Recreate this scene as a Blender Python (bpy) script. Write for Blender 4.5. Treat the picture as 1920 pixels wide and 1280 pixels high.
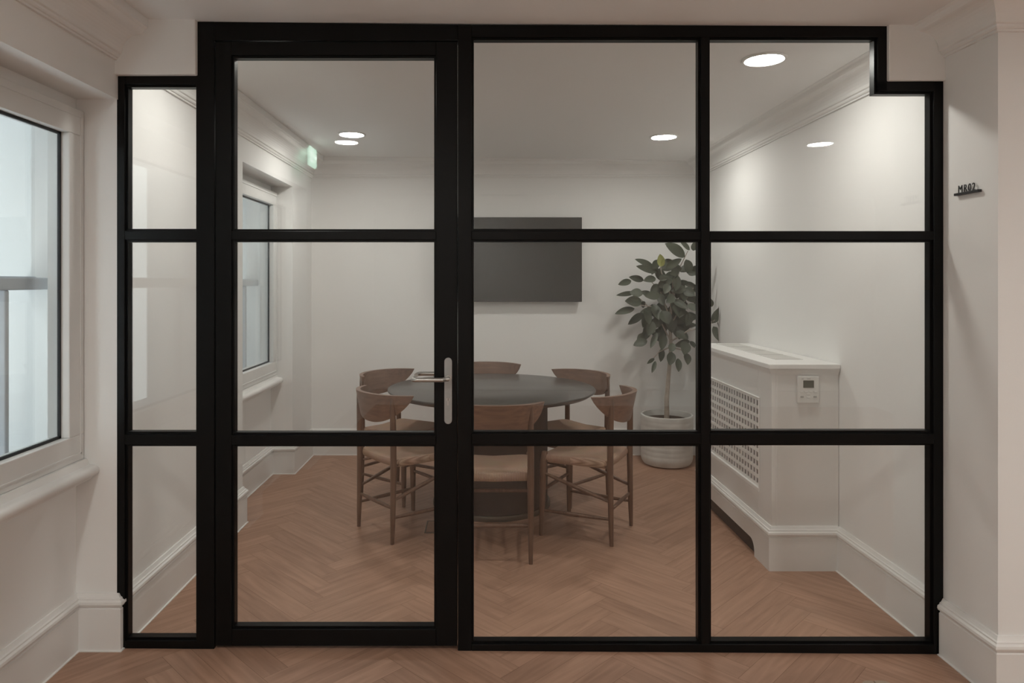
import bpy, bmesh, math, random
from mathutils import Vector, Matrix
random.seed(7)
S = bpy.context.scene
for o in list(bpy.data.objects):
    bpy.data.objects.remove(o)
COL = S.collection

# ------------------------------------------------------------ camera, world, exposure
F, CX, CY, EYE = 1300.0, 907.0, 528.0, 1.415
cam_d = bpy.data.cameras.new('camera'); cam = bpy.data.objects.new('camera', cam_d); COL.objects.link(cam)
cam.location = (0, 0, EYE); cam.rotation_euler = (math.pi/2, 0, 0)
cam_d.sensor_width = 36; cam_d.lens = 36*F/1920
cam_d.shift_x = (960-CX)/1920; cam_d.shift_y = -(640-CY)/1920
cam_d.clip_start = 0.02
S.camera = cam
W = bpy.data.worlds.new('overcast_sky'); S.world = W; W.use_nodes = True
bg = W.node_tree.nodes['Background']; bg.inputs[0].default_value = (0.68, 0.73, 0.745, 1); bg.inputs[1].default_value = 4.2
S.view_settings.view_transform = 'Standard'; S.view_settings.look = 'None'
S.view_settings.exposure = 0.20; S.view_settings.gamma = 1.0; S.view_settings.use_curve_mapping = False
ROOM_LAMP, HALL_LAMP = 100.0, 228.0      # radiance of the ceiling downlights

# ------------------------------------------------------------ materials
def new_mat(name):
    m = bpy.data.materials.new(name); m.use_nodes = True
    nt = m.node_tree; return m, nt, nt.nodes['Principled BSDF']
def N(nt, typ, **kw):
    n = nt.nodes.new(typ)
    for k, v in kw.items(): setattr(n, k, v)
    return n
def plain(name, col, rough=0.6, metal=0.0, var=0.03, scale=6.0, bump=0.0, bscale=80, spec=0.5):
    m, nt, b = new_mat(name)
    tc = N(nt, 'ShaderNodeTexCoord'); no = N(nt, 'ShaderNodeTexNoise'); no.inputs['Scale'].default_value = scale
    nt.links.new(tc.outputs['Object'], no.inputs['Vector'])
    cr = N(nt, 'ShaderNodeValToRGB')
    cr.color_ramp.elements[0].position = .3; cr.color_ramp.elements[1].position = .7
    cr.color_ramp.elements[0].color = (*[c*(1-var) for c in col], 1); cr.color_ramp.elements[1].color = (*[min(1, c*(1+var)) for c in col], 1)
    nt.links.new(no.outputs['Fac'], cr.inputs[0]); nt.links.new(cr.outputs[0], b.inputs['Base Color'])
    b.inputs['Roughness'].default_value = rough; b.inputs['Metallic'].default_value = metal
    b.inputs['Specular IOR Level'].default_value = spec
    if bump:
        n2 = N(nt, 'ShaderNodeTexNoise'); n2.inputs['Scale'].default_value = bscale
        nt.links.new(tc.outputs['Object'], n2.inputs['Vector'])
        bp = N(nt, 'ShaderNodeBump'); bp.inputs['Strength'].default_value = bump; bp.inputs['Distance'].default_value = .002
        nt.links.new(n2.outputs['Fac'], bp.inputs['Height']); nt.links.new(bp.outputs[0], b.inputs['Normal'])
    return m
def glow(name, col, strength):
    m, nt, b = new_mat(name)
    b.inputs['Base Color'].default_value = (.8, .8, .8, 1)
    b.inputs['Emission Color'].default_value = (*col, 1); b.inputs['Emission Strength'].default_value = strength
    return m
def wood(name, c1, c2, axis, rough=.45):
    m, nt, b = new_mat(name)
    tc = N(nt, 'ShaderNodeTexCoord'); mp = N(nt, 'ShaderNodeMapping')
    sc = [60, 60, 60]; sc[axis] = 4; mp.inputs['Scale'].default_value = sc
    no = N(nt, 'ShaderNodeTexNoise'); no.inputs['Scale'].default_value = 1; no.inputs['Detail'].default_value = 4
    cr = N(nt, 'ShaderNodeValToRGB'); cr.color_ramp.elements[0].position = .3; cr.color_ramp.elements[1].position = .7
    cr.color_ramp.elements[0].color = (*c1, 1); cr.color_ramp.elements[1].color = (*c2, 1)
    nt.links.new(tc.outputs['Object'], mp.inputs[0]); nt.links.new(mp.outputs[0], no.inputs['Vector'])
    nt.links.new(no.outputs['Fac'], cr.inputs[0]); nt.links.new(cr.outputs[0], b.inputs['Base Color'])
    b.inputs['Roughness'].default_value = rough
    return m
def glass_mat(name, tint, ior=1.5, boost=1.0):
    m = bpy.data.materials.new(name); m.use_nodes = True; nt = m.node_tree
    nt.nodes.remove(nt.nodes['Principled BSDF']); out = nt.nodes['Material Output']
    t = N(nt, 'ShaderNodeBsdfTransparent'); t.inputs[0].default_value = (*tint, 1)
    g = N(nt, 'ShaderNodeBsdfGlossy'); g.inputs['Roughness'].default_value = 0.0; g.inputs[0].default_value = (1, 1, 1, 1)
    fr = N(nt, 'ShaderNodeLayerWeight'); fr.inputs[0].default_value = .5
    pw = N(nt, 'ShaderNodeMath', operation='POWER'); pw.inputs[1].default_value = 5; nt.links.new(fr.outputs['Facing'], pw.inputs[0])
    r0 = ((ior-1)/(ior+1))**2*boost
    mu = N(nt, 'ShaderNodeMath', operation='MULTIPLY_ADD'); mu.inputs[1].default_value = 1-r0; mu.inputs[2].default_value = r0; mu.use_clamp = True
    mx = N(nt, 'ShaderNodeMixShader')
    nt.links.new(pw.outputs[0], mu.inputs[0]); nt.links.new(mu.outputs[0], mx.inputs[0])
    nt.links.new(t.outputs[0], mx.inputs[1]); nt.links.new(g.outputs[0], mx.inputs[2]); nt.links.new(mx.outputs[0], out.inputs[0])
    return m

M = {}
M['wall'] = plain('wall_paint', (.90, .895, .88), .75, var=.012, scale=1.5, bump=.08, bscale=260, spec=.3)
M['ceil'] = plain('ceiling_paint', (.90, .895, .885), .85, var=.01, scale=1.2, spec=.2)
M['trim'] = plain('satin_white_trim', (.85, .84, .82), .38, var=.012, scale=3)
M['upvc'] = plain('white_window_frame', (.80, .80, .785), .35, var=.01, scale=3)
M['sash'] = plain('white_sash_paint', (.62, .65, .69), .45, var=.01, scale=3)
M['gasket'] = plain('black_rubber_gasket', (.012, .014, .016), .5)
M['black'] = plain('black_powder_coat', (.0055, .0055, .0055), .36, var=.05, scale=4, spec=.16)
M['glass'] = glass_mat('clear_glass', (.965, .97, .965), 1.5, 1.0)
M['wglass'] = glass_mat('window_glass', (.97, .985, .985), 1.5)
M['steel'] = plain('brushed_stainless_steel', (.52, .51, .49), .32, metal=.9, var=.04, scale=40)
M['steel_plate'] = plain('satin_steel_plate', (.40, .40, .395), .5, metal=.55, var=.03, scale=40)
M['chair'] = wood('oiled_oak', (.105, .058, .038), (.175, .100, .067), 2, .42)
M['chair_h'] = wood('oiled_oak_rail', (.165, .092, .062), (.25, .145, .100), 0, .42)
M['table'] = plain('dark_table_top', (.060, .055, .050), .30, var=.12, scale=9, bump=.03, bscale=60)
M['drum'] = plain('dark_brown_drum', (.014, .012, .011), .6, var=.1, scale=5)
M['tvscreen'] = plain('tv_screen', (.022, .024, .022), .22, spec=.5)
M['tvbody'] = plain('tv_body', (.012, .012, .012), .5)
M['pot'] = plain('pale_ribbed_concrete', (.68, .68, .65), .85, var=.10, scale=10, bump=.25, bscale=60)
M['soil'] = plain('dark_soil', (.05, .04, .032), .95, var=.4, scale=60, bump=.6, bscale=80)
M['bark'] = plain('grey_bark', (.40, .345, .29), .85, var=.15, scale=30, bump=.3, bscale=70)
M['leaf'] = plain('dark_green_leaf', (.058, .070, .046), .5, var=.25, scale=7)
M['leaf_y'] = plain('young_green_leaf', (.26, .27, .08), .45, var=.2, scale=9)
M['plastic'] = plain('white_plastic', (.78, .77, .74), .45)
M['lcd'] = plain('olive_lcd', (.095, .092, .062), .35)
M['grey'] = plain('grey_print', (.42, .41, .39), .6)
M['dark'] = plain('cavity_shade', (.03, .026, .022), .9)  # shade under the radiator cover, put into a colour
M['rad_shade'] = plain('radiator_in_shade', (.10, .095, .09), .6)  # darkened to stand in for the shade behind the lattice
M['sign'] = plain('black_sign_metal', (.012, .012, .012), .4)
M['brass'] = plain('dull_bronze_metal', (.10, .09, .07), .4, metal=.6)
M['grout'] = plain('floor_joint', (.20, .115, .08), .9)
M['lamp'] = glow('lamp_diffuser', (1.0, .975, .91), ROOM_LAMP)
M['lamp_h'] = glow('hall_lamp_diffuser', (1.0, .985, .93), HALL_LAMP)
M['exit'] = glow('green_sign_face', (.55, .93, .72), 6.0)
M['exit_w'] = glow('white_sign_face', (.8, 1, .9), 6.5)
M['ring'] = plain('white_lamp_ring', (.85, .85, .84), .4)
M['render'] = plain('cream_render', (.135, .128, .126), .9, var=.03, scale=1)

# woven cord seat: cords run parallel to the nearest seat edge
def seat_material():
    m, nt, b = new_mat('woven_paper_cord')
    tc = N(nt, 'ShaderNodeTexCoord'); sx = N(nt, 'ShaderNodeSeparateXYZ'); nt.links.new(tc.outputs['Object'], sx.inputs[0])
    ax = N(nt, 'ShaderNodeMath', operation='ABSOLUTE'); ay = N(nt, 'ShaderNodeMath', operation='ABSOLUTE')
    ad = N(nt, 'ShaderNodeMath', operation='ADD'); ad.inputs[1].default_value = -0.01
    nt.links.new(sx.outputs[0], ax.inputs[0]); nt.links.new(sx.outputs[1], ad.inputs[0]); nt.links.new(ad.outputs[0], ay.inputs[0])
    mx = N(nt, 'ShaderNodeMath', operation='MAXIMUM'); nt.links.new(ax.outputs[0], mx.inputs[0]); nt.links.new(ay.outputs[0], mx.inputs[1])
    mu = N(nt, 'ShaderNodeMath', operation='MULTIPLY'); mu.inputs[1].default_value = 950; nt.links.new(mx.outputs[0], mu.inputs[0])
    si = N(nt, 'ShaderNodeMath', operation='SINE'); nt.links.new(mu.outputs[0], si.inputs[0])
    cr = N(nt, 'ShaderNodeValToRGB'); cr.color_ramp.elements[0].color = (.32, .195, .135, 1); cr.color_ramp.elements[1].color = (.56, .385, .285, 1)
    ma = N(nt, 'ShaderNodeMapRange'); ma.inputs[1].default_value = -1; ma.inputs[2].default_value = 1
    nt.links.new(si.outputs[0], ma.inputs[0]); nt.links.new(ma.outputs[0], cr.inputs[0])
    no = N(nt, 'ShaderNodeTexNoise'); no.inputs['Scale'].default_value = 9; nt.links.new(tc.outputs['Object'], no.inputs['Vector'])
    mc = N(nt, 'ShaderNodeMix', data_type='RGBA', blend_type='MULTIPLY'); mc.inputs[0].default_value = .25
    nt.links.new(cr.outputs[0], mc.inputs[6]); nt.links.new(no.outputs['Color'], mc.inputs[7])
    nt.links.new(mc.outputs[2], b.inputs['Base Color'])
    bp = N(nt, 'ShaderNodeBump'); bp.inputs['Strength'].default_value = .4; bp.inputs['Distance'].default_value = .002
    nt.links.new(si.outputs[0], bp.inputs['Height']); nt.links.new(bp.outputs[0], b.inputs['Normal'])
    b.inputs['Roughness'].default_value = .8
    return m
M['seat'] = seat_material()
def floor_material():
    m, nt, b = new_mat('oak_herringbone')
    uv = N(nt, 'ShaderNodeUVMap', uv_map='UVMap'); mp = N(nt, 'ShaderNodeMapping'); mp.inputs['Scale'].default_value = (3.4, 42, 1)
    nt.links.new(uv.outputs[0], mp.inputs[0])
    no = N(nt, 'ShaderNodeTexNoise'); no.inputs['Scale'].default_value = 1; no.inputs['Detail'].default_value = 6; no.inputs['Distortion'].default_value = .6
    nt.links.new(mp.outputs[0], no.inputs['Vector'])
    at = N(nt, 'ShaderNodeAttribute', attribute_name='plank')
    a1 = N(nt, 'ShaderNodeMath', operation='MULTIPLY_ADD'); a1.inputs[1].default_value = .85; nt.links.new(no.outputs['Fac'], a1.inputs[0])
    a2 = N(nt, 'ShaderNodeMath', operation='MULTIPLY'); a2.inputs[1].default_value = .20; nt.links.new(at.outputs['Fac'], a2.inputs[0])
    nt.links.new(a2.outputs[0], a1.inputs[2])
    cr = N(nt, 'ShaderNodeValToRGB'); cr.color_ramp.elements[0].position = .2; cr.color_ramp.elements[1].position = .85
    cr.color_ramp.elements[0].color = (.29, .160, .108, 1); cr.color_ramp.elements[1].color = (.52, .315, .22, 1)
    nt.links.new(a1.outputs[0], cr.inputs[0]); nt.links.new(cr.outputs[0], b.inputs['Base Color'])
    b.inputs['Roughness'].default_value = .42; b.inputs['Specular IOR Level'].default_value = .4
    bp = N(nt, 'ShaderNodeBump'); bp.inputs['Strength'].default_value = .08; bp.inputs['Distance'].default_value = .001
    nt.links.new(no.outputs['Fac'], bp.inputs['Height']); nt.links.new(bp.outputs[0], b.inputs['Normal'])
    return m
M['floor'] = floor_material()

# ------------------------------------------------------------ mesh helpers
class MB:
    def __init__(s): s.v = []; s.f = []; s.mi = []; s.cur = 0
    def add(s, vs, fs):
        n = len(s.v); s.v += [tuple(v) for v in vs]; s.f += [tuple(i+n for i in f) for f in fs]; s.mi += [s.cur]*len(fs); return s
    def box(s, x0, x1, y0, y1, z0, z1):
        return s.add([(x, y, z) for x in (x0, x1) for y in (y0, y1) for z in (z0, z1)],
                     [(0, 1, 3, 2), (4, 6, 7, 5), (0, 4, 5, 1), (2, 3, 7, 6), (0, 2, 6, 4), (1, 5, 7, 3)])
    def prism(s, pts, fn):
        """pts: 2-D outline; fn(p, t) -> 3-D for t=0,1"""
        n = len(pts); vs = [fn(p, 0) for p in pts] + [fn(p, 1) for p in pts]
        return s.add(vs, [tuple(range(n))[::-1], tuple(range(n, 2*n))] + [(i, (i+1) % n, n+(i+1) % n, n+i) for i in range(n)])
    def tube(s, pts, rad, n=12, cap=True, flat=None):
        pts = [Vector(p) for p in pts]
        if not hasattr(rad, '__len__'): rad = [rad]*len(pts)
        rings = []; up = None
        for i, p in enumerate(pts):
            d = (pts[min(i+1, len(pts)-1)] - pts[max(i-1, 0)]).normalized()
            if up is None:
                up = Vector((0, 0, 1)) if abs(d.z) < .9 else Vector((1, 0, 0))
            a = d.cross(up).normalized(); b2 = a.cross(d).normalized(); up = b2
            k = flat or 1
            rings.append([p + rad[i]*(math.cos(t)*a + k*math.sin(t)*b2) for t in [2*math.pi*j/n for j in range(n)]])
        vs = [v for r in rings for v in r]; fs = []
        for i in range(len(rings)-1):
            for j in range(n): fs.append((i*n+j, i*n+(j+1) % n, (i+1)*n+(j+1) % n, (i+1)*n+j))
        if cap: fs += [tuple(range(n))[::-1], tuple(range((len(rings)-1)*n, len(rings)*n))]
        return s.add(vs, fs)
    def lathe(s, prof, c=(0, 0), n=48):
        vs = []; fs = []
        for r, z in prof:
            vs += [(c[0]+r*math.cos(2*math.pi*j/n), c[1]+r*math.sin(2*math.pi*j/n), z) for j in range(n)]
        for i in range(len(prof)-1):
            for j in range(n): fs.append((i*n+j, i*n+(j+1) % n, (i+1)*n+(j+1) % n, (i+1)*n+j))
        fs += [tuple(range(n))[::-1], tuple(range((len(prof)-1)*n, len(prof)*n))]
        return s.add(vs, fs)
    def sweep(s, path, prof, mode='down'):
        """profile (distance from wall, height) along a 2-D wall path, room on the right of travel"""
        P = [Vector(p) for p in path]; n = len(P); k = len(prof); rings = []
        nor = []
        for i in range(n-1):
            d = (P[i+1]-P[i]).normalized(); nor.append(Vector((d.y, -d.x)))
        for i in range(n):
            if i == 0: m = nor[0]
            elif i == n-1: m = nor[-1]
            else:
                m = nor[i-1]+nor[i]; m = m/(m.dot(nor[i]))
            rings.append([(P[i].x+m.x*d, P[i].y+m.y*d, h) for d, h in prof])
        vs = [v for r in rings for v in r]; fs = []
        for i in range(n-1):
            for j in range(k): fs.append((i*k+j, i*k+(j+1) % k, (i+1)*k+(j+1) % k, (i+1)*k+j))
        fs += [tuple(range(k))[::-1], tuple(range((n-1)*k, n*k))]
        return s.add(vs, fs)
    def build(s, name, mats, parent=None, smooth=False, bevel=0, seg=2, subsurf=0):
        me = bpy.data.meshes.new(name); me.from_pydata(s.v, [], s.f)
        if not isinstance(mats, (list, tuple)): mats = [mats]
        for m in mats: me.materials.append(m)
        for p, i in zip(me.polygons, s.mi): p.material_index = i
        bm = bmesh.new(); bm.from_mesh(me); bmesh.ops.recalc_face_normals(bm, faces=bm.faces); bm.to_mesh(me); bm.free()
        if smooth:
            for p in me.polygons: p.use_smooth = True
        o = bpy.data.objects.new(name, me); COL.objects.link(o)
        if parent: o.parent = parent
        if bevel:
            b = o.modifiers.new('bevel', 'BEVEL'); b.width = bevel; b.segments = seg; b.limit_method = 'ANGLE'; b.angle_limit = math.radians(40)
        if subsurf:
            b = o.modifiers.new('sub', 'SUBSURF'); b.levels = subsurf; b.render_levels = subsurf
        if smooth and not subsurf: me.set_sharp_from_angle(angle=math.radians(38))
        return o
def empty(name, loc=(0, 0, 0), rz=0, parent=None):
    o = bpy.data.objects.new(name, None); COL.objects.link(o); o.location = loc; o.rotation_euler = (0, 0, rz)
    o.empty_display_size = .05
    if parent: o.parent = parent
    return o
def tag(o, label=None, cat=None, group=None, kind=None):
    for k, v in (('label', label), ('category', cat), ('group', group), ('kind', kind)):
        if v: o[k] = v
    return o
def struct(o, label=None): o['kind'] = 'structure'; return tag(o, label)
def copy_tree(o, parent=None):
    c = o.copy(); COL.objects.link(c); c.parent = parent
    for ch in [x for x in list(bpy.data.objects) if x.parent == o]: copy_tree(ch, c)
    return c
def at(px, py, y): return Vector(((px-CX)*y/F, y, EYE-(py-CY)*y/F))

# ------------------------------------------------------------ dimensions of the place (metres)
XL, XR = -1.412, 1.747        # inner faces of the side walls
RECX = -1.573                 # back of the window recesses
YB = 5.68                     # back wall of the meeting room
YP = 2.66                     # partition
SOF = 2.118                   # soffit of the window recesses
BASE_H = .215
def ceil_z(x): return 2.402 - .0117*(x-.2)
RECESSES = [(.15, 1.20), (1.40, 2.676), (4.06, 5.12)]
HX1, HY0 = 4.3, -2.6          # extent of the hall

# ---- floor: herringbone planks over a joint-coloured base
def herringbone():
    L, Wd, g = .60, .10, .0006; c = math.cos(math.pi/4)
    mb = MB(); uvs = []; rnd = []
    def put(x, y, w, h):
        cx, cy = (x+w/2)*c-(y+h/2)*c, (x+w/2)*c+(y+h/2)*c
        if cx < -2.0 or cx > 4.6 or cy < -2.9 or cy > 6.0: return
        q = [(x+g, y+g), (x+w-g, y+g), (x+w-g, y+h-g), (x+g, y+h-g)]
        vs = [(a*c-b*c+.13, a*c+b*c, 0) for a, b in q]
        mb.add(vs, [(0, 1, 2, 3)])
        u0, v0 = random.random()*50, random.random()*50
        if w > h: uv = [(0, 0), (w, 0), (w, h), (0, h)]
        else: uv = [(0, 0), (0, w), (h, w), (h, 0)]
        uvs.extend([(u0+a, v0+b) for a, b in uv]); rnd.append(random.random())
    for k in range(-60, 90):
        for m in range(-12, 12):
            put(k*Wd+2*L*m, k*Wd, L, Wd); put(k*Wd+L+2*L*m, k*Wd+Wd-L, Wd, L)
    mb.cur = 1
    mb.add([(-2.2, -3, -.002), (4.8, -3, -.002), (4.8, 6.2, -.002), (-2.2, 6.2, -.002)], [(0, 1, 2, 3)])
    mb.box(-2.2, 4.8, -3, 6.2, -.1, -.01)
    o = mb.build('floor', [M['floor'], M['grout']])
    me = o.data; uvl = me.uv_layers.new(name='UVMap'); att = me.attributes.new('plank', 'FLOAT', 'FACE')
    fi = 0
    for p in me.polygons[:len(rnd)]:
        base = 4*p.index
        for li in p.loop_indices:
            uvl.data[li].uv = uvs[base + me.loops[li].vertex_index - base]
        att.data[p.index].value = rnd[p.index]
    if me.polygons[0].normal.z < 0: me.flip_normals()
    return struct(o)
herringbone()

# ---- ceiling
mb = MB()
pts = [(-2.2, ceil_z(-2.2)), (4.8, ceil_z(4.8)), (4.8, 2.75), (-2.2, 2.75)]
mb.prism(pts, lambda p, t: (p[0], -3 + 9.2*t, p[1]))
struct(mb.build('ceiling', M['ceil']))

# ---- left wall with three window recesses
mb = MB(); xo = -1.99
ys = [HY0-.3]
for a, b in RECESSES: ys += [a, b]
ys.append(6.1)
mb.box(xo, XL, ys[0], ys[-1], SOF, 2.7)
for i in range(0, len(ys), 2): mb.box(xo, XL, ys[i], ys[i+1], 0, SOF)
for a, b in RECESSES: mb.box(xo, RECX, a, b, 0, .735)
for a, b in RECESSES: mb.box(xo, RECX, a, b, 2.072, SOF+.01)
struct(mb.build('wall_left', M['wall']))
# ---- back and right walls, hall walls
struct(MB().box(-1.9, 2.4, YB, YB+.25, 0, 2.7).build('wall_back', M['wall']))
struct(MB().box(XR, 2.3, 2.355, YB+.1, 0, 2.7).build('wall_right', M['wall']))
struct(MB().box(2.3, HX1+.3, 2.355, 2.6, 0, 2.7).build('wall_hall_end', M['wall']))
struct(MB().box(HX1, HX1+.25, HY0-.2, 2.5, 0, 2.7).build('wall_hall_right', M['wall']))
struct(MB().box(-1.9, HX1+.2, HY0-.25, HY0, 0, 2.7).build('wall_hall_rear', M['wall']))
# bulkheads that close the notched corners of the glazed screen
struct(MB().box(XL-.05, -1.103, 2.652, 2.745, 2.208, 2.7).build('wall_bulkhead_left', M['wall'], bevel=.004))
struct(MB().box(1.533, XR+.05, 2.622, 2.715, 2.176, 2.7).build('wall_bulkhead_right', M['wall'], bevel=.004))

# ---- baseboards and cornices
BP = [(0, 0), (.027, 0), (.027, .0035), (.0205, .005), (.0205, .160), (.0165, .163), (.0165, .168), (.024, .172), (.0275, .180), (.026, .189), (.019, .194), (.0185, .199), (.013, .202), (.009, .209), (.006, BASE_H), (0, BASE_H)]
def base(name, path): return struct(MB().sweep(path, BP).build(name, M['trim']))
base('baseboard_left', [(XL, 2.735), (XL, 4.06), (RECX, 4.06), (RECX, 5.12), (XL, 5.12), (XL, YB), (-.1, YB)])
base('baseboard_back', [(-.1, YB), (XR, YB), (XR, 4.56)])
base('baseboard_right', [(XR, 3.42), (XR, 2.70)])
base('baseboard_hall_left', [(XL, HY0), (XL, .15), (RECX, .15), (RECX, 1.20), (XL, 1.20), (XL, 1.40), (RECX, 1.40), (RECX, 2.676), (XL, 2.676), (XL, 2.70)])
base('baseboard_hall_right', [(XR, 2.63), (XR, 2.355), (HX1, 2.355), (HX1, HY0), (XL, HY0)])
def CP():
    q = [(0, 2.262), (.010, 2.262), (.010, 2.270), (.016, 2.271), (.020, 2.276), (.020, 2.284), (.026, 2.286)]
    for i in range(9):
        t = i/8*math.pi/2
        q.append((.028+.066*(1-math.cos(t)), 2.288+.072*math.sin(t)))
    q += [(.102, 2.362), (.108, 2.368), (.116, 2.378), (.128, 2.384), (.128, 2.5), (0, 2.5)]
    return q
def corn(name, path): return struct(MB().sweep(path, CP()).build(name, M['wall']))
corn('trim_cornice_room', [(XL, 2.74), (XL, YB), (XR, YB), (XR, 2.71)])
corn('trim_cornice_hall_left', [(XL, HY0), (XL, 2.655)])
corn('trim_cornice_hall_right', [(XR, 2.625), (XR, 2.355), (HX1, 2.355), (HX1, HY0), (XL, HY0)])

# ------------------------------------------------------------ windows in the left wall
def window(n, y0, y1, xf, label):
    """secondary glazing frame filling the recess, with a painted sliding sash window behind"""
    root = struct(empty('window_%d' % n, (xf, (y0+y1)/2, .70)), label)
    Lx, Ly, Lz = xf, (y0+y1)/2, .70
    def B(x0, x1, a, b, z0, z1, mb): return mb.box(x0-Lx, x1-Lx, a-Ly, b-Ly, z0-Lz, z1-Lz)
    z0, z1, w = .735, 2.07, .098
    f = MB(); e = .004
    B(RECX-.05, xf, y0+e, y1-e, z0, z0+w, f); B(RECX-.05, xf, y0+e, y1-e, z1-w, z1, f)
    B(RECX-.05, xf, y0+e, y0+w, z0+w, z1-w, f); B(RECX-.05, xf, y1-w, y1-e, z0+w, z1-w, f)
    f.build('window_frame', M['upvc'], root, bevel=.003)
    s = MB(); q = .022; xs = xf+.006                     # raised inner casement line
    for a, b, c, d in ((y0+.024, y1-.024, z0+.024, z0+.03), (y0+.024, y1-.024, z1-.03, z1-.024)):
        B(xf-.01, xf+.003, a, b, c, d, s)
    for a in (y0+.024, y1-.03): B(xf-.01, xf+.003, a, a+.006, z0+.024, z1-.024, s)
    s.build('casement_bead', M['gasket'] if n == 9 else M['upvc'], root)
    g = MB(); gx0, gx1 = xf-.040, xf-.031; t = .010
    a, b, c, d = y0+w, y1-w, z0+w, z1-w
    B(gx0, gx1, a, b, c, c+t, g); B(gx0, gx1, a, b, d-t, d, g); B(gx0, gx1, a, a+t, c, d, g); B(gx0, gx1, b-t, b, c, d, g)
    g.build('gasket', M['gasket'], root)
    p = MB(); B(xf-.038, xf-.034, a+.002, b-.002, c+.002, d-.002, p); p.build('glass_pane', M['wglass'], root)
    # outer box sash: lining, beads, two sashes
    j = MB(); lo, hi = y0-.03, y1+.044
    for ya, yb, sgn in ((lo-.03, lo, 1), (hi, hi+.03, -1)):
        B(-1.96, RECX-.05, ya, yb, z0-.03, z1+.03, j)
        for xb in (-1.652, -1.716, -1.775): 
            if sgn > 0: B(xb-.007, xb+.007, yb, yb+.022, z0, z1, j)
            else: B(xb-.007, xb+.007, ya-.022, ya, z0, z1, j)
    B(-1.96, RECX-.05, lo, hi, z1, z1+.03, j); B(-1.98, RECX-.05, lo, hi, z0-.04, z0+.012, j)
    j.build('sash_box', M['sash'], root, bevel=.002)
    def sash(name, x0, x1, za, zb, bars, horn):
        m = MB(); st = .042
        B(x0, x1, lo+.004, lo+st, za, zb, m); B(x0, x1, hi-st, hi-.004, za, zb, m)
        B(x0, x1, lo+st, hi-st, za, za+.05, m); B(x0, x1, lo+st, hi-st, zb-.045, zb, m)
        for yb in bars: B(x0+.006, x1-.006, yb-.011, yb+.011, za+.05, zb-.045, m)
        if horn:
            for ya in (lo+.008, hi-st+.004): B(x0+.004, x1-.004, ya, ya+.034, za-.07 if horn < 0 else zb, za if horn < 0 else zb+.075, m)
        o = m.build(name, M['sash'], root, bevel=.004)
        gm = MB(); xm = (x0+x1)/2; B(xm-.002, xm+.002, lo+st-.005, hi-st+.005, za+.045, zb-.04, gm)
        gm.build('glass_pane', M['wglass'], o)
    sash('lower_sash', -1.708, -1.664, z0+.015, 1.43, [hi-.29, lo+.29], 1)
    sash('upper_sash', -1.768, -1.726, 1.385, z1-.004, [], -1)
    # nosed sill board
    sb = MB()
    nose = [(RECX+.001-Lx, .655-Lz), (-1.515-Lx, .655-Lz), (-1.505-Lx, .668-Lz)]
    for i in range(9):
        t = -math.pi/2+math.pi*i/8; nose.append((-1.502+.020*math.cos(t)-Lx, .690+.020*math.sin(t)-Lz))
    nose += [(-1.52-Lx, .712-Lz), (-1.53-Lx, .7345-Lz), (RECX+.001-Lx, .7345-Lz)]
    sb.prism(nose, lambda p, t_: (p[0], (y0+.002 if t_ == 0 else y1-.002)-Ly, p[1]))
    sb.build('window_sill', M['trim'], root, smooth=True)
    return root
window(1, 1.40, 2.676, -1.540, 'white hall window beside the glazed partition, with a sliding sash outside it')
window(2, 4.06, 5.12, -1.522, 'white window in the meeting room, seen through the glazed door')
window(3, .15, 1.20, -1.540, 'second white hall window, seen as a reflection in the glass')
# the pale rendered wall of the building across the light well
o = MB().box(-5.6, -5.4, -3.0, 24.0, -3, 8).build('neighbouring_wall', M['render'])
struct(o)

# ------------------------------------------------------------ black glazed screen and its door
A2, B2 = Vector((-1.4155, 2.676)), Vector((1.7445, 2.634))
D2 = (B2-A2).normalized(); slope = (B2.y-A2.y)/(B2.x-A2.x); PRZ = math.atan2(D2.y, D2.x)
def UH(px, py):
    k = (px-CX)/F; y = (A2.y-slope*A2.x)/(1-slope*k); x = k*y
    return ((Vector((x, y))-A2).dot(D2), EYE-(py-CY)*y/F)
def quad(mb, x0, x1, y0, y1, d0=0.0, d1=.056, fl=False):
    """bar between front-face positions read in the photograph's frame"""
    c = [UH(x0, y0), UH(x1, y0), UH(x1, y1), UH(x0, y1)]
    if fl: c[2] = (c[2][0], 0); c[3] = (c[3][0], 0)
    return mb.prism(c, lambda p, t: (p[0], d0+(d1-d0)*t, p[1]))
screen = empty('glazed_partition', (A2.x, A2.y, 0), PRZ)
tag(screen, 'black metal framed glazed partition between hall and meeting room, spanning wall to wall', 'partition')
f = MB()
# left light
quad(f, 217.5, 233.5, 140, 1219, fl=True); quad(f, 233.5, 370, 141, 158)
f.prism([UH(233.5, 1201), UH(370, 1201), (UH(370, 1201)[0], 0), (UH(233.5, 1201)[0], 0)], lambda p, t: (p[0], .056*t, p[1]))
quad(f, 367.5, 401.5, 40, 1219, fl=True)
# door head + right post
c = [UH(401.5, 40.5), UH(858.5, 46), UH(858.5, 76), UH(401.5, 76)]; f.prism(c, lambda p, t: (p[0], .056*t, p[1]))
quad(f, 858.5, 884, 46, 1226, fl=True)
# right light
c = [UH(884, 46.3), UH(1664, 48.5), UH(1664, 69), UH(884, 69)]; f.prism(c, lambda p, t: (p[0], .056*t, p[1]))
quad(f, 1646, 1664, 60, 170); quad(f, 1646, 1769, 151, 171)
quad(f, 1751, 1769, 151, 1227, fl=True)
f.prism([UH(884, 1208), UH(1752, 1208), (UH(1752, 1208)[0], 0), (UH(884, 1208)[0], 0)], lambda p, t: (p[0], .056*t, p[1]))
f.build('frame', M['black'], screen, bevel=.0015, seg=1)
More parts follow.
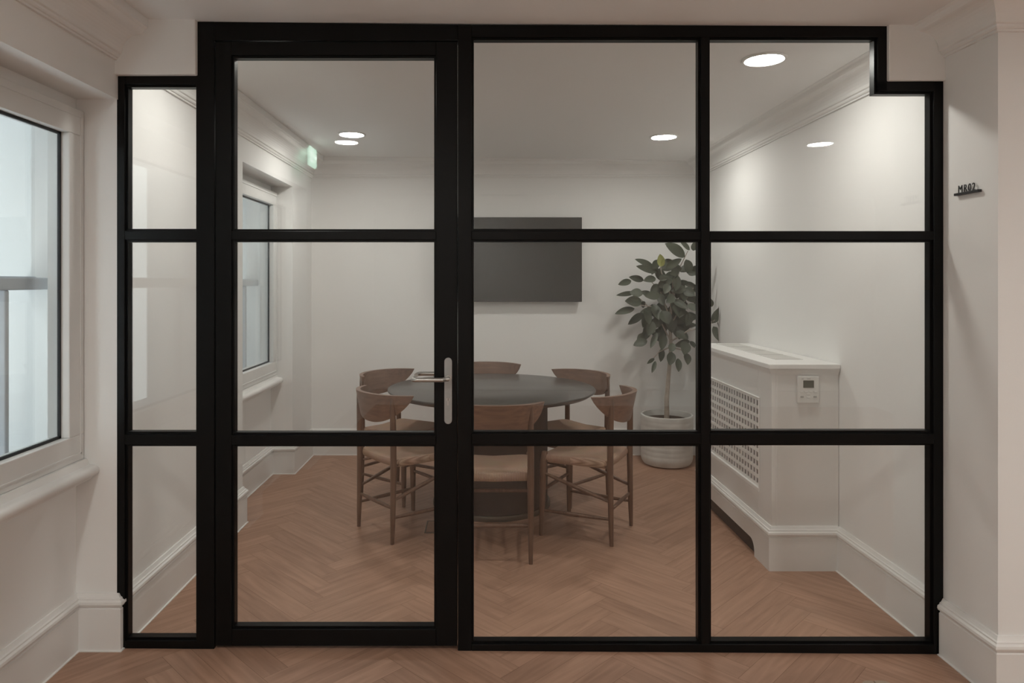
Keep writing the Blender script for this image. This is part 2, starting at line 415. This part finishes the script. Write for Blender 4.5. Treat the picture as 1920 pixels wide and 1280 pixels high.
# beads behind the front edge (thin stepped lip round each glass)
def beads(parent, x0, x1, y0, y1, b=4.0, name='glazing_bead'):
    m = MB(); a, c2, d, e = x0, x1, y0, y1
    quad(m, a, a+b, d, e, .012, .044); quad(m, c2-b, c2, d, e, .012, .044)
    quad(m, a+b, c2-b, d, d+b, .012, .044); quad(m, a+b, c2-b, e-b, e, .012, .044)
    return m.build(name, M['black'], parent)
def bar(parent, *a, **k): return quad(MB(), *a, **k).build('glazing_bar', M['black'], parent, bevel=.0015, seg=1)
bar(screen, 1314.5, 1331, 69, 1208, 0, .056)
for x0, x1 in ((233.5, 370), (884, 1314.5), (1331, 1751)):
    yo = 0 if x0 < 400 else .5
    bar(screen, x0, x1, 432.5+yo, 449.5, 0, .056); bar(screen, x0, x1, 814-yo*3, 833.5-yo*2, 0, .056)
def pane(parent, x0, x1, y0, y1): return quad(MB(), x0, x1, y0, y1, .026, .032).build('glass_pane', M['glass'], parent)
for x0, x1 in ((233.5, 370), (884, 1314.5)):
    top = 158 if x0 < 400 else 69; bot = 1201 if x0 < 400 else 1208
    for a, b in ((top, 432.5), (449.5, 814), (833.5, bot)): pane(screen, x0, x1, a, b); beads(screen, x0, x1, a, b)
mb = MB(); c = [UH(1331, 69), UH(1646, 69), UH(1646, 171), UH(1751, 171), UH(1751, 432.5), UH(1331, 432.5)]
mb.prism(c, lambda p, t: (p[0], .026+.006*t, p[1])); mb.build('glass_pane', M['glass'], screen)
for a, b in ((449.5, 812), (832, 1208)): pane(screen, 1331, 1751, a, b); beads(screen, 1331, 1751, a, b)
# bright-edged bead in the notched pane
m = MB(); quad(m, 1642, 1646, 69, 171, .012, .044); quad(m, 1642, 1751, 171, 175, .012, .044); quad(m, 1747, 1751, 175, 432, .012, .044); quad(m, 1331, 1642, 69, 73, .012, .044)
m.build('glazing_bead', M['black'], screen)

u0, _ = UH(403.5, 600)
door = struct(empty('door_1', (A2.x+D2.x*u0, A2.y+D2.y*u0, 0), PRZ), 'black framed glazed door with two horizontal bars and a steel lever handle')
def dq(mb, *a, **k):
    n = len(mb.v); quad(mb, *a, **k); mb.v[n:] = [(v[0]-u0, v[1], v[2]) for v in mb.v[n:]]; return mb
lf = MB()
dq(lf, 403.5, 433.5, 78, 1211, .001, .057); dq(lf, 817.5, 857, 78, 1211, .001, .057)
dq(lf, 433.5, 817.5, 78, 103, .001, .057); dq(lf, 433.5, 817.5, 1180, 1211, .001, .057)
lf.build('leaf_frame', M['black'], door, bevel=.0015, seg=1)
for a, b in ((433, 449), (815.5, 834)): dq(MB(), 433.5, 817.5, a, b, .001, .057).build('glazing_bar', M['black'], door, bevel=.0015, seg=1)
for a, b in ((103, 433), (449, 815.5), (834, 1180)):
    dq(MB(), 433.5, 817.5, a, b, .027, .033).build('glass_pane', M['glass'], door)
    m = MB(); q = 4
    dq(m, 433.5, 437.5, a, b, .012, .045); dq(m, 813.5, 817.5, a, b, .012, .045); dq(m, 437.5, 813.5, a, a+q, .012, .045); dq(m, 437.5, 813.5, b-q, b, .012, .045)
    m.build('glazing_bead', M['black'], door)
# handle set, both faces
ux, hz = UH(840.5, 708); ux -= u0
def handle(side):
    y = 0.001 if side < 0 else .057
    root = empty('door_handle', (ux, y, hz), 0, door)
    m = MB(); pts = []; r = .0148; top = UH(840, 670)[1]-hz; bot = UH(840, 794)[1]-hz
    for i in range(13): t = math.pi*i/12; pts.append((r*math.cos(t), top-r+r*math.sin(t)))
    for i in range(13): t = math.pi+math.pi*i/12; pts.append((r*math.cos(t), bot+r+r*math.sin(t)))
    m.prism(pts, lambda p, t: (p[0], side*.009*t, p[1])); m.build('back_plate', M['steel_plate'], root, bevel=.0015)
    m = MB(); R = .0085; c = [(0, side*.006, 0), (0, side*.045, 0)]
    for i in range(1, 7): t = math.pi/2*i/6; c.append((-.016*math.sin(t), side*(.045+.016*(1-math.cos(t))), 0))
    # after the first bend the lever runs towards the hinges and returns to the leaf
    c.append((-.115, side*.061, 0))
    for i in range(1, 7): t = math.pi/2*i/6; c.append((-.115-.016*math.sin(t), side*(.045+.016*math.cos(t)), 0))
    c.append((-.131, side*.014, 0))
    m.tube(c, R, 14); m.build('lever', M['steel'], root, smooth=True)
    m = MB(); m.tube([(0, side*.008, 0), (0, side*.013, 0)], .0125, 20); m.build('collar', M['steel'], root, smooth=True)
    zc = UH(841, 748)[1]-hz
    m = MB(); m.tube([(0, side*.008, zc), (0, side*.0125, zc)], .0075, 18); m.box(-.003, .003, *sorted((side*.008, side*.0115)), zc-.022, zc)
    lk = m.build('lock_cylinder', M['steel'], root)
    m = MB(); m.box(-.0008, .0008, *sorted((side*.0123, side*.0129)), zc-.005, zc+.005); m.build('keyhole', M['gasket'], root)
handle(-1); handle(1)

# ------------------------------------------------------------ ceiling downlights
def downlight(x, y, mat, label, grp=None):
    z = ceil_z(x); r = empty('downlight', (x, y, z), 0)
    tag(r, label, 'ceiling light', grp)
    m = MB(); m.lathe([(.078, .002), (.078, -.004), (.083, -.008), (.092, -.007), (.096, -.002), (.096, .002)]); 
    m.f = m.f[:-2]; m.mi = m.mi[:-2]; m.build('trim_ring', M['ring'], r, smooth=True)
    m = MB(); m.lathe([(.079, .001), (.079, -.0035), (.0, -.0035)][:2]); m.build('diffuser', mat, r)
    return r
downlight(1.228, 3.035, M['lamp'], 'round recessed downlight in the meeting room ceiling, largest and nearest above the notched pane')
downlight(1.21, 4.66, M['lamp'], 'round recessed downlight towards the back wall, on the potted tree side')
downlight(-.895, 4.70, M['lamp'], 'round recessed downlight seen through the top of the glazed door')
downlight(-.90, 2.95, M['lamp'], 'round recessed downlight just behind the black head of the glazed door')
downlight(-1.045, .43, M['lamp_h'], 'round recessed hall downlight on the window side, seen only reflected in the door glass')
downlight(2.29, .47, M['lamp_h'], 'round recessed hall downlight away from the windows, seen reflected in the right pane')

downlight(-.30, -1.70, M['lamp_h'], 'added fill light in the hall ceiling behind the camera, unseen, nearest the rear wall')  # added to brighten the hall; its reflection hides behind the door stile
downlight(3.62, .30, M['lamp_h'], 'added fill light in the hall ceiling, out of view, nearest the far right hall wall')  # another added fill lamp, placed where no pane reflects it

# green exit sign hanging from the hall ceiling (seen reflected in the door glass)
ex = empty('exit_sign', (-1.30, .40, ceil_z(-1.30)), 0)
tag(ex, 'green and white running man sign hung from the hall ceiling, reflected in the door glass', 'sign')
MB().box(-.009, .009, -.09, .09, -.175, -.02).build('sign_panel', M['exit'], ex, bevel=.002)
MB().box(-.015, .015, -.10, .10, -.022, .002).build('housing', M['plastic'], ex, bevel=.003)
m = MB(); m.box(.0092, .0105, .02, .07, -.15, -.04); m.box(.0092, .0105, -.07, -.01, -.104, -.092)
m.prism([(-.085, -.098), (-.06, -.075), (-.06, -.121)], lambda p, t: (.0092+.0013*t, p[0], p[1])); m.build('pictogram', M['exit_w'], ex)

# ------------------------------------------------------------ room name sign on the pillar
sg = empty('room_sign', (XR, 2.494, 1.735)); tag(sg, 'small black MR02 lettering standing on a slim bar on the pillar', 'sign')
MB().box(-.014, -.0005, -.063, .063, -.0045, .0045).build('bar', M['sign'], sg, bevel=.001)
cu = bpy.data.curves.new('lettering', 'FONT'); cu.body = 'MR02'; cu.size = .040; cu.extrude = .0012; cu.align_x = 'CENTER'; cu.space_character = 1.28
cu.offset = -.0001
tmp = bpy.data.objects.new('tmp', cu); COL.objects.link(tmp)
bpy.context.view_layer.update()
me = bpy.data.meshes.new_from_object(tmp.evaluated_get(bpy.context.evaluated_depsgraph_get())); bpy.data.objects.remove(tmp)
R = Matrix(((0, 0, -1, 0), (-1, 0, 0, 0), (0, 1, 0, 0), (0, 0, 0, 1)))
me.transform(Matrix.Diagonal((.80, 1.0, 1, 1))); me.transform(R)
lt = bpy.data.objects.new('lettering', me); COL.objects.link(lt); lt.parent = sg; lt.location = (-.0075, .004, .0042)
me.materials.clear(); me.materials.append(M['sign'])

# ------------------------------------------------------------ television
tv = empty('television', (.208, YB, 1.594)); tag(tv, 'flat black wall-mounted television on the back wall', 'television')
MB().box(-.585, .585, -.085, -.045, -.341, .341).build('housing', M['tvbody'], tv, bevel=.004)
MB().box(-.576, .576, -.0875, -.0848, -.326, .334).build('screen', M['tvscreen'], tv)
MB().box(-.25, .25, -.046, -.001, -.16, .16).build('wall_bracket', M['tvbody'], tv)

# ------------------------------------------------------------ round table
TC = (.05, 4.45)
tb = empty('round_table', (TC[0], TC[1], 0)); tag(tb, 'dark round pedestal meeting table with a drum base, ringed by six chairs', 'table')
MB().lathe([(.60, .703), (.628, .706), (.652, .722), (.660, .727), (.662, .732), (.660, .737), (.655, .739), (.3, .739)], n=96).build('table_top', M['table'], tb, smooth=True)
MB().lathe([(.352, .03), (.358, .034), (.358, .700), (.352, .704)], n=72).build('drum_base', M['drum'], tb, smooth=True)
MB().lathe([(.372, .0), (.374, .004), (.374, .024), (.370, .031), (.1, .031)], n=72).build('plinth', M['brass'], tb, smooth=True)

# ------------------------------------------------------------ chairs
def make_chair():
    root = empty('dining_chair')
    SH = .455
    RX, FX, RY, FY = .18, .206, 0.0, .385
    # woven seat: rounded trapezoid with soft rolled edge and a shallow dip
    def outline(s):
        pts = []; k = 9
        cs = [(-RX-.012, RY+.006, .035), (RX+.012, RY+.006, .035), (FX+.018, FY+.012, .085), (-FX-.018, FY+.012, .085)]
        n = len(cs)
        for i in range(n):
            p = Vector(cs[i][:2]); a = (Vector(cs[i-1][:2])-p).normalized(); b = (Vector(cs[(i+1) % n][:2])-p).normalized(); r = cs[i][2]
            for j in range(k):
                t = j/(k-1); q = (1-t)**2*(p+a*r)+2*t*(1-t)*p+t*t*(p+b*r); pts.append(q)
            nxt = Vector(cs[(i+1) % n][:2]); 
            for j in range(1, 6):
                s0 = p+b*r; s1 = nxt-b*cs[(i+1) % n][2]; pts.append(s0.lerp(s1, j/6))
        c = Vector((0, .20)); return [c+(q-c)*s for q in pts]
    rings = []
    for s, z in ((.86, SH-.044), (.955, SH-.043), (.99, SH-.032), (1.0, SH-.020), (.992, SH-.008), (.965, SH), (.90, SH+.002), (.75, SH-.002), (.5, SH-.007), (.22, SH-.011), (.03, SH-.012)):
        rings.append([(p.x, p.y, z - (.012*max(0, 1-abs(p.x)/.24)*(1 if z > SH-.03 else .5)*(1 if p.y > .36 or p.y < .04 else .7))) for p in outline(s)])
    m = MB(); n = len(rings[0]); vs = [v for r in rings for v in r]; fs = []
    for i in range(len(rings)-1):
        for j in range(n): fs.append((i*n+j, i*n+(j+1) % n, (i+1)*n+(j+1) % n, (i+1)*n+j))
    fs += [tuple(range(n))[::-1], tuple(range((len(rings)-1)*n, len(rings)*n))]
    m.add(vs, fs); m.build('seat', M['seat'], root, smooth=True)
    # backrest: bent half-moon board
    m = MB(); S_, T = 40, 10; th = .0105; vs = []
    def arc(s): x = .252*math.sin(s*1.02)/math.sin(1.02); return x, -.068+.150*abs(s)**2.1
    def pt(s, t, side):
        x, y = arc(s); e = .01; x1, y1 = arc(min(1, s+e)); x0, y0 = arc(max(-1, s-e)); d = Vector((x1-x0, y1-y0)).normalized(); nn = Vector((-d.y, d.x))
        depth = .158*max(0.0, 1-abs(s)**2.3)**.80 + .004
        zt = .800 + .004*(1-s*s); z = zt - depth*t
        thk = th*(1.25-.55*t)*(1 - .35*abs(s)**6)
        lean = .030*t*(1-s*s)
        return (x+nn.x*side*thk, y+nn.y*side*thk+lean, z)
    grid = {}
    for side in (-1, 1):
        for i in range(S_+1):
            for j in range(T+1):
                grid[side, i, j] = len(vs); vs.append(pt(-1+2*i/S_, j/T, side))
    fs = []
    for side in (-1, 1):
        for i in range(S_):
            for j in range(T): fs.append((grid[side, i, j], grid[side, i+1, j], grid[side, i+1, j+1], grid[side, i, j+1]))
    for i in range(S_):
        for j in (0, T): fs.append((grid[-1, i, j], grid[-1, i+1, j], grid[1, i+1, j], grid[1, i, j]))
    for j in range(T):
        for i in (0, S_): fs.append((grid[-1, i, j], grid[-1, i, j+1], grid[1, i, j+1], grid[1, i, j]))
    m.add(vs, fs); m.build('backrest', M['chair_h'], root, smooth=True, bevel=.0035)
    # legs: rear pair runs up to the backrest
    for s in (-1, 1):
        MB().tube([(s*RX, RY-.008, 0), (s*RX, RY-.004, .15), (s*RX, RY, .42), (s*RX, RY-.002, .62), (s*RX, RY-.006, .735), (s*RX, RY-.010, .792)],
                  [.0105, .0145, .0175, .0170, .0145, .0100], 14).build('leg', M['chair'], root, smooth=True)
    for s in (-1, 1):
        MB().tube([(s*(FX+.004), FY+.004, 0), (s*FX, FY, .16), (s*(FX-.004), FY-.006, .40), (s*(FX-.008), FY-.012, .462), (s*(FX-.008), FY-.012, .468)],
                  [.0110, .0165, .0200, .0170, .0140], 14).build('leg', M['chair'], root, smooth=True)
    def rod(a, b):
        a, b = Vector(a), Vector(b); p = [a.lerp(b, t) for t in (0, .2, .5, .8, 1)]
        MB().tube(p, [.0075, .0098, .0112, .0098, .0075], 10).build('stretcher', M['chair'], root, smooth=True)
    for s in (-1, 1):
        rod((s*RX, RY, .142), (s*FX, FY, .140)); rod((s*RX, RY, .235), (s*FX, FY, .352))
    rod((-RX, RY, .190), (RX, RY, .190)); rod((-FX, FY, .250), (FX, FY, .250))
    for s in (-1, 1): rod((s*RX, RY, .425), (s*FX, FY, .425))
    return root
chairs = [  # mid point between rear legs, direction the chair faces, label
    ((.056, 3.485), 90, 'oak chair with woven seat nearest the partition, its curved back turned to the camera'),
    ((-.602, 3.88), 39.7, 'oak chair with woven seat at the front left of the table, beside the door glass'),
    ((-.703, 4.75), -34.6, 'oak chair with woven seat at the rear left, partly behind the front left chair'),
    ((.02, 5.24), -90, 'oak chair behind the table against the television wall, only its backrest top showing'),
    ((.703, 4.74), 219.8, 'oak chair with woven seat at the rear right of the table, facing forward'),
    ((.763, 3.872), 151.5, 'oak chair with woven seat at the front right of the table, near the potted tree'),
]
c0 = make_chair()
for i, (p, a, lab) in enumerate(chairs):
    c = c0 if i == 0 else copy_tree(c0)
    c.location = (p[0], p[1], 0); c.rotation_euler = (0, 0, math.radians(a-90))
    tag(c, lab, 'chair', 'six oak chairs around the round table')

# ------------------------------------------------------------ potted tree
PX, PY = 1.425, 5.40
pl = empty('potted_tree', (PX, PY, 0)); tag(pl, 'leafy rubber tree in a pale ribbed pot, standing in the back corner', 'potted plant')
prof = [(.150, .004), (.178, .010), (.190, .030)]
for i in range(9):
    z = .05+i*.037; prof += [(.1957+.0003*i, z), (.197+.0003*i, z+.012), (.197+.0003*i, z+.024), (.1957+.0003*i, z+.034)]
prof += [(.200, .378), (.197, .386), (.185, .386), (.182, .378), (.178, .34)]
MB().lathe(prof, n=64).build('pot', M['pot'], pl, smooth=True)
m = MB(); m.lathe([(.179, .325), (.179, .343), (.12, .349), (.05, .352)], n=32); m.build('soil', M['soil'], pl, smooth=True)
def loc(px, py, d): v = at(px, py, d); return Vector((v.x-PX, v.y-PY, v.z))
tr = MB()
trunk = [Vector((.0, 0, .335)), Vector((.0, 0, .5)), loc(1254, 700, 5.40), loc(1258, 650, 5.41), loc(1256, 600, 5.41), loc(1262, 540, 5.39), loc(1262, 490, 5.38)]
tr.tube(trunk, [.021, .018, .0155, .014, .012, .009, .006], 12); tr.build('trunk', M['bark'], pl, smooth=True)
br = MB()
limbs = [((1258, 640), (1232, 590), (1200, 560)), ((1257, 610), (1280, 570), (1300, 540)), ((1257, 600), (1240, 550), (1215, 520)), ((1262, 560), (1275, 500), (1290, 470)),
         ((1260, 560), (1240, 510), (1237, 490)), ((1258, 640), (1290, 620), (1325, 612), (1340, 600)), ((1257, 650), (1235, 660), (1225, 672)), ((1258, 650), (1275, 655), (1288, 660)), ((1257, 590), (1225, 575), (1185, 570))]
for L in limbs:
    dd = random.uniform(-.12, .05); n = len(L)
    q = [loc(x, y, 5.40+dd*i/(n-1) if L[-1][0] < 1330 else 5.40-.28*i/(n-1)) for i, (x, y) in enumerate(L)]
    br.tube(q, [.0065]+[.0045]*(n-2)+[.003], 8)
br.build('branches', M['bark'], pl, smooth=True)
def leaf(mb, a, b, w, roll, curl=.12):
    """ovate leaf from stalk end a to tip b, w = half width in metres"""
    a, b = Vector(a), Vector(b); ax = b-a; Ln = ax.length; ax.normalize()
    side = ax.cross(Vector((0, -1, .25))).normalized()
    side = Matrix.Rotation(roll, 3, ax) @ side; nn = side.cross(ax).normalized()
    K = 9; vs = []; fs = []
    for i in range(K+1):
        t = i/K; wd = w*max(.03, math.sin(math.pi*t**.88)**.72) if 0 < t < 1 else w*.04
        dr = curl*Ln*(t*t)
        c = a+ax*(Ln*t)-Vector((0, 0, 1))*dr*.6
        for q in (-1, -.5, 0, .5, 1): vs.append(c+side*wd*q+nn*(abs(q)*wd*.28-dr*.2))
    for i in range(K):
        for j in range(4): k = i*5+j; fs.append((k, k+1, k+6, k+5))
    # underside gives the blade real thickness
    n0 = len(vs); vs2 = [v-nn*.0012 for v in vs]
    fs2 = [tuple(n0+i for i in f[::-1]) for f in fs]
    rim = []
    for i in range(K):
        rim.append((i*5, (i+1)*5, n0+(i+1)*5, n0+i*5)); rim.append((i*5+4, n0+i*5+4, n0+(i+1)*5+4, (i+1)*5+4))
    mb.add(vs+vs2, fs+fs2+rim)
fo = MB()
C0 = lambda x, y: (1140+x/4.922, 440+y/4.922)
hand = [((425, 300), (250, 218), 30), ((450, 345), (262, 282), 34), ((330, 420), (195, 385), 30), ((215, 425), (95, 455), 30), ((250, 535), (78, 552), 22), ((310, 620), (158, 605), 48),
        ((245, 680), (65, 722), 33), ((330, 722), (185, 822), 34), ((345, 740), (322, 850), 30), ((415, 800), (368, 925), 46), ((452, 900), (392, 1040), 26), ((515, 910), (495, 1060), 38),
        ((500, 1050), (485, 1168), 28), ((428, 1140), (362, 1185), 16), ((440, 1165), (405, 1270), 20), ((590, 1080), (570, 1200), 42), ((645, 1140), (652, 1260), 32), ((725, 1090), (736, 1195), 36),
        ((720, 985), (700, 1100), 50), ((710, 205), (528, 72), 55), ((755, 140), (668, 58), 26), ((535, 310), (680, 215), 34), ((700, 840), (820, 830), 26), ((735, 355), (822, 362), 22),
        ((460, 480), (600, 400), 40), ((520, 520), (660, 545), 34), ((640, 640), (660, 760), 62), ((500, 620), (480, 780), 55), ((560, 720), (590, 900), 60), ((640, 840), (660, 960), 52),
        ((440, 400), (330, 420), 34), ((480, 560), (340, 560), 40), ((600, 600), (740, 680), 34), ((420, 640), (470, 780), 44), ((700, 500), (800, 560), 44), ((720, 560), (820, 620), 40),
        ((740, 640), (830, 700), 34), ((590, 360), (660, 300), 34), ((540, 380), (480, 420), 30), ((600, 1000), (580, 1080), 34), ((660, 900), (740, 960), 34), ((760, 980), (800, 1040), 24),
        ((340, 660), (300, 620), 30), ((480, 880), (530, 960), 34), ((560, 450), (520, 540), 36), ((610, 560), (540, 620), 40), ((500, 700), (560, 820), 56), ((700, 740), (620, 820), 48), ((410, 560), (300, 520), 26), ((640, 460), (740, 430), 30)]
for a, b, w in hand:
    d = random.uniform(5.24, 5.46); pa, pb = C0(*a), C0(*b)
    leaf(fo, loc(*pa, d+.02), loc(*pb, d-random.uniform(0, .07)), w/4.922*d/F*1.05, random.uniform(-.25, .25), .05)
for pa, pb, w in (((1335, 606), (1356, 573), 8.5), ((1337, 612), (1354, 641), 9.5), ((1349, 606), (1361, 611), 5), ((1335, 575), (1333, 560), 4), ((1322, 610), (1318, 570), 9), ((1312, 600), (1322, 640), 9),
                  ((1318, 520), (1330, 500), 8), ((1310, 480), (1328, 462), 9), ((1300, 470), (1303, 452), 6)):
    d = 5.14; leaf(fo, loc(*pa, d), loc(*pb, d-.03), w*d/F, random.uniform(-.2, .2), .03)
for i in range(72):   # leaves in the depth of the crown
    x = random.gauss(1262, 27); y = random.gauss(552, 42)
    if x < 1205 or x > 1325 or y < 462 or y > 640: continue
    d = random.uniform(5.30, 5.54); an = random.uniform(-.4, math.pi+.4); ln = random.uniform(20, 30)
    leaf(fo, loc(x, y, d), loc(x+ln*math.cos(an), y+ln*math.sin(an), d+random.uniform(-.06, .02)), random.uniform(7, 10.5)*d/F, random.uniform(-.6, .6), .1)
# keep the crown inside the corner
fo.v = [(min(v[0], XR-PX-.015), min(v[1], YB-PY-.02), v[2]) for v in fo.v]
fo.build('foliage', M['leaf'], pl, smooth=True)
yl = MB()
leaf(yl, loc(*C0(492, 295), 5.22), loc(*C0(480, 178), 5.2), .030, .0, 0); leaf(yl, loc(*C0(505, 290), 5.23), loc(*C0(512, 215), 5.2), .014, .3, 0)
tag(yl.build('young_leaf', M['leaf_y'], pl, smooth=True), 'yellowish young leaf')

# ------------------------------------------------------------ radiator cover
RX0, RY0, RY1, RT = 1.415, 3.41, 4.55, 1.011       # front face, near end, far end, top
rc = empty('radiator_cover', ((RX0+XR)/2, (RY0+RY1)/2, 0)); tag(rc, 'white radiator cover with a square lattice front against the right wall', 'radiator cover')
ox, oy = rc.location.x, rc.location.y
def rb(mb, x0, x1, y0, y1, z0, z1): return mb.box(x0-ox, x1-ox, y0-oy, y1-oy, z0, z1)
XW = XR-.002
for a in (RY0, RY1-.018):
    m = MB(); rb(m, RX0+.03, XW, a, a+.018, .0, RT-.02); m.build('end_panel', M['trim'], rc)
GY0, GY1, GZ0, GZ1 = 3.575, 4.40, .358, .815
m = MB(); rb(m, RX0, RX0+.018, RY0-.002, GY0, .10, RT-.02); rb(m, RX0, RX0+.018, GY1, RY1, .10, RT-.02)
rb(m, RX0, RX0+.018, GY0, GY1, GZ1, RT-.02); rb(m, RX0, RX0+.018, GY0, GY1, .10, GZ0)
rb(m, RX0+.018, RX0+.030, RY0-.002, RY0+.016, .10, RT-.02)
m.build('front_panel', M['trim'], rc, bevel=.001, seg=1)
m = MB(); w = .022
rb(m, RX0-.007, RX0, GY0-w, GY1+w, GZ1, GZ1+.008); rb(m, RX0-.007, RX0, GY0-w, GY1+w, GZ0-w, GZ0)
rb(m, RX0-.007, RX0, GY0-w, GY0-w+.008, GZ0, GZ1); rb(m, RX0-.007, RX0, GY1+w-.008, GY1+w, GZ0, GZ1)
m.build('panel_moulding', M['trim'], rc, bevel=.003)
m = MB(); py, pz, hb = .0395, .0432, .0085
k = int((GY1-GY0)/py); r0 = int((GZ1-GZ0)/pz)
for i in range(k+1): y = GY0+.004+i*(GY1-GY0-.008)/k; rb(m, RX0+.004, RX0+.010, y-hb, y+hb, GZ0, GZ1)
for j in range(r0+1): z = GZ0+.005+j*(GZ1-GZ0-.01)/r0; rb(m, RX0+.0035, RX0+.0095, GY0, GY1, z-hb, z+hb)
m.build('lattice_grille', M['trim'], rc)
# plinth round front and end with the shaped cut-out
PB = [(d, h) for d, h in BP]
def pmap(v): return (v[0]-ox, v[1]-oy, v[2])
m = MB(); m.sweep([(RX0, RY1), (RX0, RY0), (XW, RY0)], [(0, .135)]+[(d, h) for d, h in BP if h > .15]); m.v = [pmap(v) for v in m.v]
# direction: travelling towards the camera along the front puts the room on the right
cut0, cut1, ch, cr_ = 3.575, 4.42, .082, .055
ol = [(RY0-.0205, 0), (cut0, 0)]
for i in range(7): t = math.pi/2*i/6; ol.append((cut0+cr_*(1-math.cos(t)), ch-cr_+cr_*math.sin(t)))
for i in range(7): t = math.pi/2*(1-i/6); ol.append((cut1-cr_*(1-math.cos(t)), ch-cr_+cr_*math.sin(t)))
ol += [(cut1, 0), (RY1, 0), (RY1, .161), (RY0-.0205, .161)]
m.prism(ol, lambda p, t: (RX0-.0205+.0205*t-ox, p[0]-oy, p[1]))
rb(m, RX0, XW, RY0-.0205, RY0, 0, .161)
m.build('plinth', M['trim'], rc)
m = MB(); rb(m, RX0-.019, XW, RY0-.020, RY1+.012, RT-.024, RT)
m.build('top_board', M['trim'], rc, bevel=.003)
m = MB(); m.sweep([(RX0, RY1), (RX0, RY0), (XW, RY0)], [(0, RT-.052), (.004, RT-.052), (.006, RT-.042), (.013, RT-.034), (.015, RT-.0245), (0, RT-.0245)]); m.v = [pmap(v) for v in m.v]
m.build('top_moulding', M['trim'], rc, smooth=True)
ga, gb = 1.52, 1.65
for i in range(4):
    y0 = 3.60+i*.235; m = MB(); m.cur = 1; rb(m, ga, gb, y0, y0+.205, RT+.0002, RT+.0006); m.cur = 0
    for s in range(17): yy = y0+.006+s*.012; rb(m, ga, gb, yy, yy+.005, RT, RT+.003)
    rb(m, ga-.006, ga, y0-.004, y0+.209, RT, RT+.003); rb(m, gb, gb+.006, y0-.004, y0+.209, RT, RT+.003)
    m.build('air_grille', [M['plastic'], M['grey']], rc)
m = MB(); rb(m, RX0+.06, RX0+.20, RY0+.05, RY1-.05, .085, .93)
for i in range(22): y = RY0+.11+i*.041; rb(m, RX0+.048, RX0+.06, y, y+.026, .10, .92)
m.build('radiator', M['rad_shade'], rc)  # solid dark block, so the lattice holes read as shaded

m = MB(); rb(m, RX0+.001, RX0+.012, RY0+.02, RY1-.02, .0, .10); m.build('shade_board', M['dark'], rc)  # added dark strip that paints the shade inside the plinth cut-out

# thermostat on the end panel
th = empty('thermostat', (1.590, RY0, .888)); tag(th, 'white wall controller with a small olive display on the end of the radiator cover', 'thermostat')
MB().box(-.052, .052, -.016, -.0005, -.068, .064).build('casing', M['plastic'], th, bevel=.003)
MB().box(-.026, .026, -.0172, -.0155, .008, .044).build('display', M['lcd'], th)
for i, (x, z) in enumerate([(-.036, -.012), (-.012, -.012), (.012, -.012), (.034, -.012), (-.032, -.036), (0, -.024), (0, -.040), (.032, -.036)]):
    MB().box(x-.008, x+.008, -.0175, -.0155, z-.004, z+.004).build('button', M['grey'] if i in (4, 7) else M['plastic'], th, bevel=.001)
m = MB(); m.box(-.034, -.024, -.0168, -.0158, .050, .0535); m.box(-.008, .010, -.0168, -.0158, .050, .0535); m.build('print', M['grey'], th)

# ------------------------------------------------------------ floor boxes
def floor_box(x, y, w, d, label):
    r = empty('floor_box', (x, y, 0)); tag(r, label, 'floor box')
    m = MB(); t = .008
    for a in ((-w/2, w/2, -d/2, -d/2+t), (-w/2, w/2, d/2-t, d/2), (-w/2, -w/2+t, -d/2+t, d/2-t), (w/2-t, w/2, -d/2+t, d/2-t)): m.box(*a, .0002, .004)
    m.build('rim', M['brass'], r, bevel=.001)
    m = MB(); m.box(-w/2+t+.001, w/2-t-.001, -d/2+t+.001, d/2-t-.001, .0002, .002); m.build('lid', M['floorlid'], r)
    return r
M['floorlid'] = wood('oak_lid', (.25, .135, .088), (.36, .21, .138), 0, .45)
floor_box(-.235, 4.00, .20, .20, 'square metal rimmed floor box beside the front left chair')
# pale round-cornered floor outlet at the bottom right of the hall
fo_r = empty('floor_outlet', (1.378, 2.39, 0)); tag(fo_r, 'pale two-part rounded floor outlet cover on the hall floor', 'floor outlet')
def half(mb, x0, x1, flip):
    pts = []; r = .030; y0, y1 = -.075, .065
    if flip: pts = [(x0, y0), (x1, y0), (x1, y1-r)]+[(x1-r+r*math.cos(t), y1-r+r*math.sin(t)) for t in [math.pi/2*i/6 for i in range(1, 7)]]+[(x0, y1)]
    else: pts = [(x0, y0), (x1, y0), (x1, y1)]+[(x0+r-r*math.sin(t), y1-r+r*math.cos(t)) for t in [math.pi/2*i/6 for i in range(0, 7)]]
    return mb.prism(pts, lambda p, t: (p[0], p[1], .0002+.0035*t))
M['beige'] = plain('beige_plastic', (.40, .31, .235), .5)
half(MB(), -.050, -.003, False).build('flap', M['beige'], fo_r); half(MB(), .003, .058, True).build('flap', M['beige'], fo_r)
